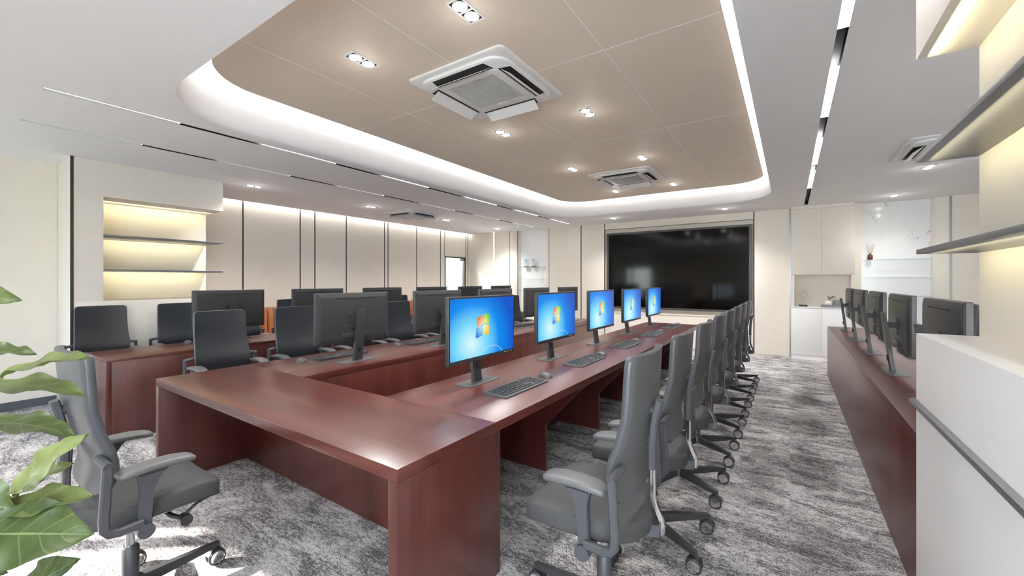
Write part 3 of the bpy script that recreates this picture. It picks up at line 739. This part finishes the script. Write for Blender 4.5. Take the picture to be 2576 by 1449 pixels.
def make_monitor(label, group):
    t = thing('monitor', label, 'monitor', group=group)
    hw, z0, z1 = .358, .165, .590
    # housing: flat front rim, tapered back
    bm = bmesh.new()
    rings = []
    for x, i in ((.0545, .006), (.056, .004)): pass
    def rr(x, ins, low=0): return [(x, y, z) for y, z in rrect(-hw + ins, hw - ins, z0 + ins + low, z1 - ins, .006, 3)]
    loft(bm, [rr(.0555, .010), rr(.056, .006), rr(.055, .001), rr(.053, 0), rr(.030, .0), rr(.022, .005), rr(.0115, .034, .0), rr(.010, .040, .0)])
    obj('housing', bm, M['mon'], t, ang=25)
    # display with the desktop picture
    NX, NY = 192, 116; a0, a1, b0, b1 = -hw + .012, hw - .012, z0 + .026, z1 - .013
    me = bpy.data.meshes.new('display'); vs = []; cols = []; asp = (a1 - a0) / (b1 - b0)
    for j in range(NY + 1):
        for i in range(NX + 1):
            vs.append((.0566, a0 + (a1 - a0) * i / NX, b0 + (b1 - b0) * j / NY)); c = picture_color(asp * i / NX, j / NY); cols += [c[0], c[1], c[2], 1]
    fc = [(j * (NX + 1) + i, j * (NX + 1) + i + 1, (j + 1) * (NX + 1) + i + 1, (j + 1) * (NX + 1) + i) for j in range(NY) for i in range(NX)]
    me.from_pydata(vs, [], fc); at_ = me.color_attributes.new('picture', 'FLOAT_COLOR', 'POINT'); at_.data.foreach_set('color', cols)
    me.materials.append(M['screen']); o = bpy.data.objects.new('display', me); C.objects.link(o); o.parent = t
    o['label'] = 'glowing blue desktop picture with a four-colour window flag'
    bm = bmesh.new()
    for k in range(5): y = .232 + k * .019 + (.012 if k == 4 else 0); cyl(bm, (.0555, y, z0 + .013), (.0572, y, z0 + .013), .0028, n=8)
    obj('button_row', bm, M['white'], t)
    box('vent_slot', M['black'], t, .0088, .012, -.20, .20, z1 - .052, z1 - .045)
    bm = bmesh.new()
    for y in (-.06, .06):
        for z in (.315, .415): cyl(bm, (.0085, y, z), (.012, y, z), .006, n=10)
    obj('mount_screw', bm, M['steel'], t)
    box('port_cover', M['dark'], t, .006, .014, -.135, .135, z0 + .040, z0 + .085, r=.002)
    # stand
    bm = bmesh.new(); loft(bm, [[(-.065, -.165, 0), (.065, -.165, 0), (.065, .165, 0), (-.065, .165, 0)], [(-.065, -.165, .006), (.065, -.165, .004), (.065, .165, .004), (-.065, .165, .006)], [(-.063, -.163, .009), (.063, -.163, .006), (.063, .163, .006), (-.063, .163, .009)]])
    obj('stand_base', bm, M['stand'], t)
    bm = bmesh.new()
    q = lambda x, z, w, d: [(x - d, -w, z), (x + d, -w, z), (x + d, w, z), (x - d, w, z)]
    loft(bm, [q(-.012, .006, .042, .013), q(-.068, .447, .040, .012), q(-.069, .45, .038, .010)])
    po = obj('stand_post', bm, M['mon'], t)
    bm = bmesh.new(); prism(bm, [(-.044, .085), (-.0085, .085), (-.0135, .125), (-.049, .125)], 1, -.010, .010); obj('cable_slot', bm, M['black'], po)
    bm = bmesh.new(); bm_box(bm, -.062, .006, -.022, .022, .335, .378); bm_box(bm, .002, .012, -.05, .05, .29, .42); obj('mount_arm', bm, M['dark'], t)
    return t
def make_keyboard(label, group):
    t = thing('keyboard', label, 'keyboard', group=group)       # long axis y, user side at +x
    bm = bmesh.new()
    a = [(-.088, -.25), (.088, -.25), (.088, .25), (-.088, .25)]
    loft(bm, [[(x, y, 0) for x, y in a], [(x, y, .016 if x < 0 else .008) for x, y in a], [(x * .97, y * .99, .019 if x < 0 else .011) for x, y in a]])
    obj('keyboard_case', bm, M['kb'], t)
    bm = bmesh.new(); loft(bm, [[(-.07, -.237, .0178), (.070, -.237, .0118), (.070, .237, .0118), (-.07, .237, .0178)], [(-.07, -.237, .0190), (.070, -.237, .0126), (.070, .237, .0126), (-.07, .237, .0190)]])
    for r in range(6):
        x = -.068 + r * .0235; zb = .0185 - (x + .085) * .045
        cols_ = [(-.235 + k * .0222, .0185) for k in range(21)]
        for k, (y, w) in enumerate(cols_):
            if k in (15,) or (k in (14, 13) and r in (3,)) or (k == 16 and r in (3, 4)): continue
            if r == 5 and 4 <= k <= 9:
                if k == 4: bm_box(bm, x, x + .018, y, y + .13, zb, zb + .004)
                continue
            bm_box(bm, x, x + .0185, y, y + w, zb, zb + .0042)
    obj('keys', bm, M['key'], t)
    return t
def make_mouse(label, group):
    t = thing('computer_mouse', label, 'mouse', group=group)     # user side at +x
    bm = bmesh.new(); rings = []
    for q in range(11):
        u = q / 10; x = -.056 + .112 * u; w = .031 * (1 - abs(2 * u - 1) ** 2.6) ** .5 + .004; h = .036 * max(0, math.sin(PI * (u * .82 + .1))) ** .8
        rings.append([(x, w * math.cos(a), .0 if math.sin(a) < 0 else h * math.sin(a) ** .8) for a in [2 * PI * k / 18 for k in range(18)]])
    loft(bm, rings); obj('mouse_body', bm, M['stand'], t, ang=70)
    bm = bmesh.new(); cyl(bm, (-.034, -.004, .024), (-.034, .004, .024), .008, n=12); obj('scroll_wheel', bm, M['dark'], t)
    return t
first = {}
def put(kind, maker, x, y, rz, label, group):
    if kind not in first: o = maker(label, group); o.location = (x, y, ZT); o.rotation_euler = (0, 0, rz); first[kind] = o; return o
    return dup(first[kind], (x, y, ZT), rz, label, group)
for k in range(5):
    y = 2.225 + 1.062 * k; w = nth(k, 5)
    put('m', make_monitor, -1.775, y, 0, 'monitor with glowing blue screen on the U-shaped table, %s of five' % w, 'monitors on the right table side')
    put('k', make_keyboard, -1.46, y + .01, 0, 'dark grey keyboard lying before the %s blue-screen monitor' % w, 'keyboards on the right table side')
    put('s', make_mouse, -1.46, y + .375, 0, 'grey mouse right of the keyboard of the %s blue-screen monitor' % w, 'mice on the right table side')
for k in range(5):
    y = 2.222 + 1.05 * k; w = nth(k, 5)
    put('m', make_monitor, -3.12, y, PI, 'back-turned dark monitor on the left side of the U-shaped table, %s of five' % w, 'monitors on the left table side')
    put('k', make_keyboard, -3.46, y + .06, PI, 'dark grey keyboard behind the %s back-turned monitor on the left table side' % w, 'keyboards on the left table side')
    put('s', make_mouse, -3.48, y - .29, PI, 'grey mouse left of the %s back-turned monitor on the left table side' % w, 'mice on the left table side')
for k in range(6):
    y = 2.09 + 1.053 * k; w = nth(k, 6)
    put('m', make_monitor, -5.19, y, PI, 'back-turned dark monitor on the long left desk, %s of six' % w, 'monitors on the left desk')
    put('k', make_keyboard, -5.50, y + .04, PI, 'dark grey keyboard behind the %s monitor on the long left desk' % w, 'keyboards on the left desk')
    put('s', make_mouse, -5.53, y - .30, PI, 'grey mouse beside the %s monitor on the long left desk' % w, 'mice on the left desk')
for k in range(5):
    y = 3.17 + 1.05 * k; w = nth(k, 5)
    put('m', make_monitor, .66, y, 0, 'back-turned dark monitor on the right aisle desk, %s of five' % w, 'monitors on the right desk')
    put('k', make_keyboard, .97, y + .02, 0, 'dark grey keyboard behind the %s monitor on the right aisle desk' % w, 'keyboards on the right desk')

# ------------------------------------------------------------------ television, cupboard, ornaments
tv = thing('television', 'huge black wall television in the middle of the far wall', 'television', (-2.14, YF + .065, .80))
x0, x1, z1 = -1.508, 1.508, 1.777
bm = bmesh.new(); b = .045
for q in ((x0, x1, -.075, 0, 0, b), (x0, x1, -.075, 0, z1 - b, z1), (x0, x0 + b, -.075, 0, b, z1 - b), (x1 - b, x1, -.075, 0, b, z1 - b)): bm_box(bm, *q)
obj('bezel', bm, M['bezel'], tv)
box('screen', M['tv'], tv, x0 + b, x1 - b, -.062, -.02, b, z1 - b)

W = .92; D = .214; CX, CY = .018, 9.29
cb = thing('cupboard', 'low white two-door cupboard under the niche at the right of the far wall', 'cupboard', (CX, CY, 0))
box('plinth', M['wall_white'], cb, 0, W, .012, D, 0, .075)
box('carcass', M['wall_white'], cb, 0, W, .019, D, .0755, .95)
for a, b_ in ((0, .453), (.456, W)): box('door', M['wall_white'], cb, a, b_, 0, .0185, .08, .94, r=.0015)
box('counter', M['wall_white'], cb, -.0, W, -.004, D, .9505, .966, r=.001)
cu = thing('cupboard', 'tall cream two-door cupboard above the niche at the right of the far wall', 'cupboard', (CX, CY, 0))
box('carcass', M['wall'], cu, 0, W, .019, D, 1.55, 2.76)
for a, b_ in ((0, .453), (.456, W)): box('door', M['wall'], cu, a, b_, 0, .0185, 1.56, 2.74, r=.0015)
box('cornice', M['wall'], cu, 0, W, -.006, D, 2.7605, 2.818)
for i, q in enumerate(((0, .05, .004, D, .9665, 1.5495), (W - .05, W, .004, D, .9665, 1.5495), (.05, W - .05, D - .015, D, .9665, 1.5495))):
    struct(box('trim_%d' % (22 + i), M['wall'], None, CX + q[0], CX + q[1], CY + q[2], CY + q[3], q[4], q[5]))

# sunburst ornament
o = thing('sunburst_ornament', 'round wire sunburst ornament on a dark block in the cupboard niche', 'ornament', (.205, 9.38, .966))
box('block_base', M['gap'], o, -.065, .065, -.03, .03, 0, .035, r=.002)
bm = bmesh.new(); cyl(bm, (0, 0, .035), (0, 0, .17), .006, n=10); obj('stem', bm, M['gold'], o)
bm = bmesh.new(); tube(bm, [(.052 * math.cos(2 * PI * k / 28), 0, .222 + .052 * math.sin(2 * PI * k / 28)) for k in range(29)], .0045, 8); obj('ring', bm, M['gold'], o)
bm = bmesh.new()
for k in range(44):
    a = 2 * PI * k / 44; r1 = .125 if k % 2 else .108
    tube(bm, [(.054 * math.cos(a), 0, .222 + .054 * math.sin(a)), (r1 * math.cos(a), 0, .222 + r1 * math.sin(a))], .0013, 5)
obj('rays', bm, M['gold'], o)
# tray with a white vase and a grey pot
ty = tag(box('tray', M['grey'], None, 0, .36, 0, .16, 0, .008), 'low grey tray on the counter of the cupboard niche', 'tray'); ty.location = (.475, 9.305, .967)
bm = bmesh.new(); ty.data.materials
for q in ((0, .36, 0, .008, .008, .045), (0, .36, .152, .16, .008, .045), (0, .008, .008, .152, .008, .045), (.352, .36, .008, .152, .008, .045)): bm_box(bm, *q)
obj('tray_rim', bm, M['grey'], ty)
v = thing('vase', 'small round white vase with a dry twig on the grey tray', 'vase', (.575, 9.385, .9755))
bm = bmesh.new(); lathe(bm, [(.03, 0), (.055, .02), (.063, .05), (.055, .085), (.03, .108), (.012, .114), (.010, .113)], 24); obj('vase_body', bm, M['white'], v)
bm = bmesh.new()
for e in ((.03, .02, .165), (.06, -.01, .17), (.085, .01, .185), (-.005, 0, .175)):
    tube(bm, [(0, 0, .10), (e[0] * .4, e[1] * .5, .14), e], .0025, 6)
    for q in range(4): lathe(bm, [(.001, -.008), (.009, 0), (.001, .008)], 7, (e[0] + random.uniform(-.014, .014), e[1] + random.uniform(-.01, .01), e[2] + random.uniform(-.012, .012)))
obj('twig', bm, M['bark'], v)
bm = bmesh.new(); lathe(bm, [(.045, 0), (.062, .01), (.064, .10), (.056, .125), (.048, .128), (.046, .120), (.05, .02), (.002, .012)], 24)
pt = obj('pot', bm, M['grey'], None); pt.location = (.705, 9.385, .9755); tag(pt, 'grey ceramic pot on the tray beside the white vase', 'pot')

# glass shelves in the marble niches with what stands on them
for (a, b_, side) in ((-6.215, -5.315, 'left'), (1.055, 1.945, 'right')):
    for z, w in ((1.805, 'top'), (1.495, 'middle'), (1.185, 'lowest')):
        s = box('glass_shelf', M['glass'], None, a, b_, YF + .004, YF + .129, z, z + .010); tag(s, '%s glass shelf across the %s marble niche' % (w, side), 'shelf', 'glass shelves in the marble niches')
for k, (x, w) in enumerate(((-5.965, 'left'), (-5.73, 'right'))):
    t = thing('trophy', 'clear glass star trophy on the left marble niche shelf, the %s of two' % w, 'trophy', (x, YF + .07, 1.8155), group='glass trophies')
    box('trophy_base', M['black'], t, -.065, .065, -.035, .035, 0, .02, r=.002)
    bm = bmesh.new(); prism(bm, [(-.045, .02), (.045, .02), (.052, .10), (.078, .20), (.062, .235), (.03, .215), (0, .245), (-.03, .215), (-.062, .235), (-.078, .20), (-.052, .10)], 1, -.012, .012); obj('glass_plaque', bm, M['glass'], t, smooth=False)
    st = [(((.040 if q % 2 == 0 else .017) * math.sin(PI * q / 5)), .175 + (.040 if q % 2 == 0 else .017) * math.cos(PI * q / 5)) for q in range(10)]
    bm = bmesh.new(); prism(bm, st, 1, -.0165, -.0125); obj('star', bm, M['star'], t, smooth=False)
    bm = bmesh.new()
    for q in range(4): bm_box(bm, -.03 + .006 * (q % 2), .03 - .008 * (q % 3), -.0145, -.0125, .045 + q * .022, .053 + q * .022)
    obj('engraved_lines', bm, M['ink'], t)
t = thing('reed_diffuser', 'small red bottle with thin reeds on the right marble niche shelf', 'reed diffuser', (1.175, YF + .07, 1.8155))
bm = bmesh.new(); lathe(bm, [(.034, 0), (.036, .004), (.036, .075), (.028, .085), (.016, .088), (.016, .11), (.012, .11)], 20); obj('bottle', bm, M['amber'], t)
bm = bmesh.new()
for k in range(8): a = 2 * PI * k / 8; tube(bm, [(.004 * math.cos(a), .004 * math.sin(a), .05), (.06 * math.cos(a), .035 * math.sin(a), .27)], .0018, 5)
obj('reeds', bm, M['reed'], t)

# ------------------------------------------------------------------ sofas by the left wall
def make_sofa(label, group, y0, y1):
    t = thing('sofa', label, 'sofa', (-7.86, y0, 0), group=group); L = y1 - y0
    box('plinth', M['gap'], t, .04, .74, .04, L - .04, 0, .10)
    obj('seat_cushion', rbox(.20, .80, .16, L - .16, .10, .44, .04, 3), M['leather'], t)
    bm = bmesh.new(); n = int(L / .11); sgm = (L - .002) / n
    for k in range(n):
        c = (k + .5) * sgm; rings = []
        for j in range(9):
            z = .102 + .868 * j / 8; bulge = .02 * math.sin(PI * j / 8); top = .0 if j < 8 else .03
            rings.append([(.03 + top, c - sgm / 2, z), (.20 + bulge * .3, c - sgm / 2, z), (.235 + bulge - top, c - sgm * .3, z), (.245 + bulge - top, c, z), (.235 + bulge - top, c + sgm * .3, z), (.20 + bulge * .3, c + sgm / 2, z), (.03 + top, c + sgm / 2, z)])
        loft(bm, rings)
    obj('backrest', bm, M['leather'], t)
    for a, b_ in ((0, .15), (L - .15, L)): obj('armrest', rbox(.26, .82, a, b_, .10, .66, .05, 3), M['leather'], t)
    return t
make_sofa('tan leather channel-back sofa by the left wall behind the near left-desk chairs', 'tan sofas by the left wall', 2.75, 4.75)
make_sofa('tan leather channel-back sofa by the left wall behind the farther left-desk chairs', 'tan sofas by the left wall', 5.85, 7.85)

# ------------------------------------------------------------------ fiddle-leaf plant at lower left
D0 = 1.12
tr = at(-75, 1400, D0 + .04)
pl = thing('potted_plant', 'leafy green fig plant at the lower left edge', 'plant', (tr.x, tr.y, 0))
OFF = Vector((tr.x, tr.y, 0))
bm = bmesh.new(); lathe(bm, [(.10, 0), (.12, .01), (.15, .28), (.16, .30), (.145, .30), (.14, .27), (.002, .265)], 28); obj('planter', bm, M['pot'], pl)
bm = bmesh.new(); lathe(bm, [(.138, .266), (.10, .275), (.002, .28)], 20); obj('soil', bm, M['soil'], pl)
stem_top = at(-70, 660, D0 + .03) - OFF
bm = bmesh.new(); tube(bm, [(0, 0, .27), (.01, .0, .55), (-.005, .01, .85), (.0, .0, 1.1), stem_top], [.012, .011, .009, .008, .005], 10); obj('trunk', bm, M['bark'], pl)
def leaf(B, T, Dp, wid, nrm, tone=.3, cup=.10, droop=.06, dT=0., wave=.5):
    b = at(*B, Dp) - OFF; tip = at(*T, Dp + dT) - OFF
    a = tip - b; L = a.length; a.normalize(); n = Vector(nrm); n = RGT * n.x + FWD * (-n.y) + Vector((0, 0, n.z)); n = (n - a * n.dot(a)).normalized(); sdir = a.cross(n)
    NX, NY = 22, 10; bm = bmesh.new(); uvl = bm.loops.layers.uv.new('UVMap'); g = []; uvs = {}
    for i in range(NX + 1):
        u = i / NX; prof = (math.sin(PI * min(1, u ** .78)) ** .62) * (.72 + .28 * math.sin(PI * u * 1.0 + .6 * (u - .5))) if 0 < u < 1 else .03
        hw = wid / 2 * max(.03, prof); row = []
        for j in range(NY + 1):
            v = -1 + 2 * j / NY
            h = droop * L * 4 * u * (1 - u) + cup * wid * (v * v) + .012 * wave * math.sin(u * 17 + (2 if v > 0 else 0)) * abs(v) ** 1.5 - .004 * math.cos((u * 6 - abs(v) * 1.3) * 2 * PI) * (abs(v) * (1 - abs(v)) * 2)
            p = b + a * (u * L) + sdir * (v * hw) + n * h
            q = bm.verts.new(p); uvs[q] = (u, v); row.append(q)
        g.append(row)
    for i in range(NX):
        for j in range(NY):
            f = bm.faces.new((g[i][j], g[i + 1][j], g[i + 1][j + 1], g[i][j + 1]))
            for l in f.loops: l[uvl].uv = uvs[l.vert]
    # petiole back to the trunk
    near = Vector((0, 0, max(.5, b.z - .10)))
    tube(bm, [near, (near + b) / 2 + Vector((0, 0, -.01)), b + a * .01], [.004, .003, .003], 6)
    o = obj('leaf', bm, M['leaf'], pl, ang=180)
    at_ = o.data.attributes.new('tone', 'FLOAT', 'POINT'); at_.data.foreach_set('value', [tone] * len(o.data.vertices))
U = (0, .1, 1)
leaf((-120, 742), (57, 757), 1.10, .075, (0, .9, .5), .35)
leaf((-110, 893), (92, 893), 1.06, .070, (0, .35, .95), .25, dT=.05)
leaf((-5, 953), (228, 902), 1.02, .085, (0, .30, .95), .75)
leaf((-60, 990), (217, 999), 1.05, .085, (0, .30, .95), .6, droop=.10)
leaf((-40, 1070), (192, 1103), 1.10, .085, (0, .28, .95), .35, droop=.09)
leaf((38, 1238), (226, 1093), 1.00, .075, (.3, .6, .7), .95)
leaf((36, 1250), (188, 1166), 1.06, .065, (.2, .5, .8), .8)
leaf((5, 1288), (238, 1250), 1.03, .085, (0, .5, .85), .7)
leaf((-110, 1235), (45, 1288), 1.02, .105, (0, .8, .6), .2)
leaf((-70, 1345), (237, 1345), .98, .150, (0, .75, .66), .15, cup=.06, droop=.04)
leaf((50, 1500), (204, 1406), 1.00, .090, (.2, .7, .7), .1)
leaf((-120, 1290), (25, 1330), 1.12, .07, (0, .7, .7), .05)
leaf((-130, 1440), (20, 1442), 1.08, .09, (0, .6, .7), .05)
leaf((-120, 640), (-20, 600), 1.12, .09, (0, .8, .6), .3)

# ------------------------------------------------------------------ daylight
wd = bpy.data.worlds.new('sky'); sc.world = wd; wd.use_nodes = True; nt = wd.node_tree
sky = N(nt, 'ShaderNodeTexSky'); sky.sky_type = 'HOSEK_WILKIE'; sky.sun_direction = (-.6, -.6, .5); sky.turbidity = 3
bg = nt.nodes['Background']; tn = N(nt, 'ShaderNodeMix'); tn.data_type = 'RGBA'; tn.blend_type = 'MULTIPLY'; tn.inputs[0].default_value = 1; tn.inputs[7].default_value = (.90, .94, 1.04, 1); nt.links.new(sky.outputs[0], tn.inputs[6]); nt.links.new(tn.outputs[2], bg.inputs[0]); bg.inputs[1].default_value = 36
l = bpy.data.lights.new('sun', 'SUN'); l.energy = 34; l.angle = .012; l.color = (1, .93, .84)
so = bpy.data.objects.new('sun', l); C.objects.link(so)
el = math.radians(22); hd = Vector((.80, .60, 0)).normalized(); dr = Vector((hd.x * math.cos(el), hd.y * math.cos(el), -math.sin(el)))
so.rotation_euler = dr.to_track_quat('-Z', 'Y').to_euler()
l = bpy.data.lights.new('window_portal', 'AREA'); l.shape = 'RECTANGLE'; l.size = WX1 - WX0; l.size_y = WZ1 - WZ0; l.cycles.is_portal = True
po = bpy.data.objects.new('window_portal', l); C.objects.link(po); po.location = ((WX0 + WX1) / 2, YB - .12, (WZ0 + WZ1) / 2); po.rotation_euler = (PI / 2, 0, 0)

# fill spots added out of view without fixtures, then the corridor lamp
for x, y in ((-5.6, -.4), (-4.0, -.6), (-1.6, -.6), (1.6, -.4), (1.7, 2.6), (1.7, 4.9), (-4.3, .2)): spot((x, y, ZC - .02), 80); spot((x, y, ZC - .02), 12, 3.0, 1)
l = bpy.data.lights.new('corridor_lamp', 'POINT'); l.energy = 300; l.shadow_soft_size = .15
o = bpy.data.objects.new('corridor_lamp', l); C.objects.link(o); o.location = (-8.6, 8.7, 2.6)

sc.view_settings.view_transform = 'Standard'; sc.view_settings.look = 'None'; sc.view_settings.gamma = 1; sc.view_settings.exposure = .54
sc.view_settings.use_curve_mapping = False
sc.cycles.max_bounces = 10; sc.cycles.diffuse_bounces = 6; sc.cycles.glossy_bounces = 4; sc.cycles.transmission_bounces = 6
sc.cycles.sample_clamp_indirect = 6; sc.cycles.use_denoising = True
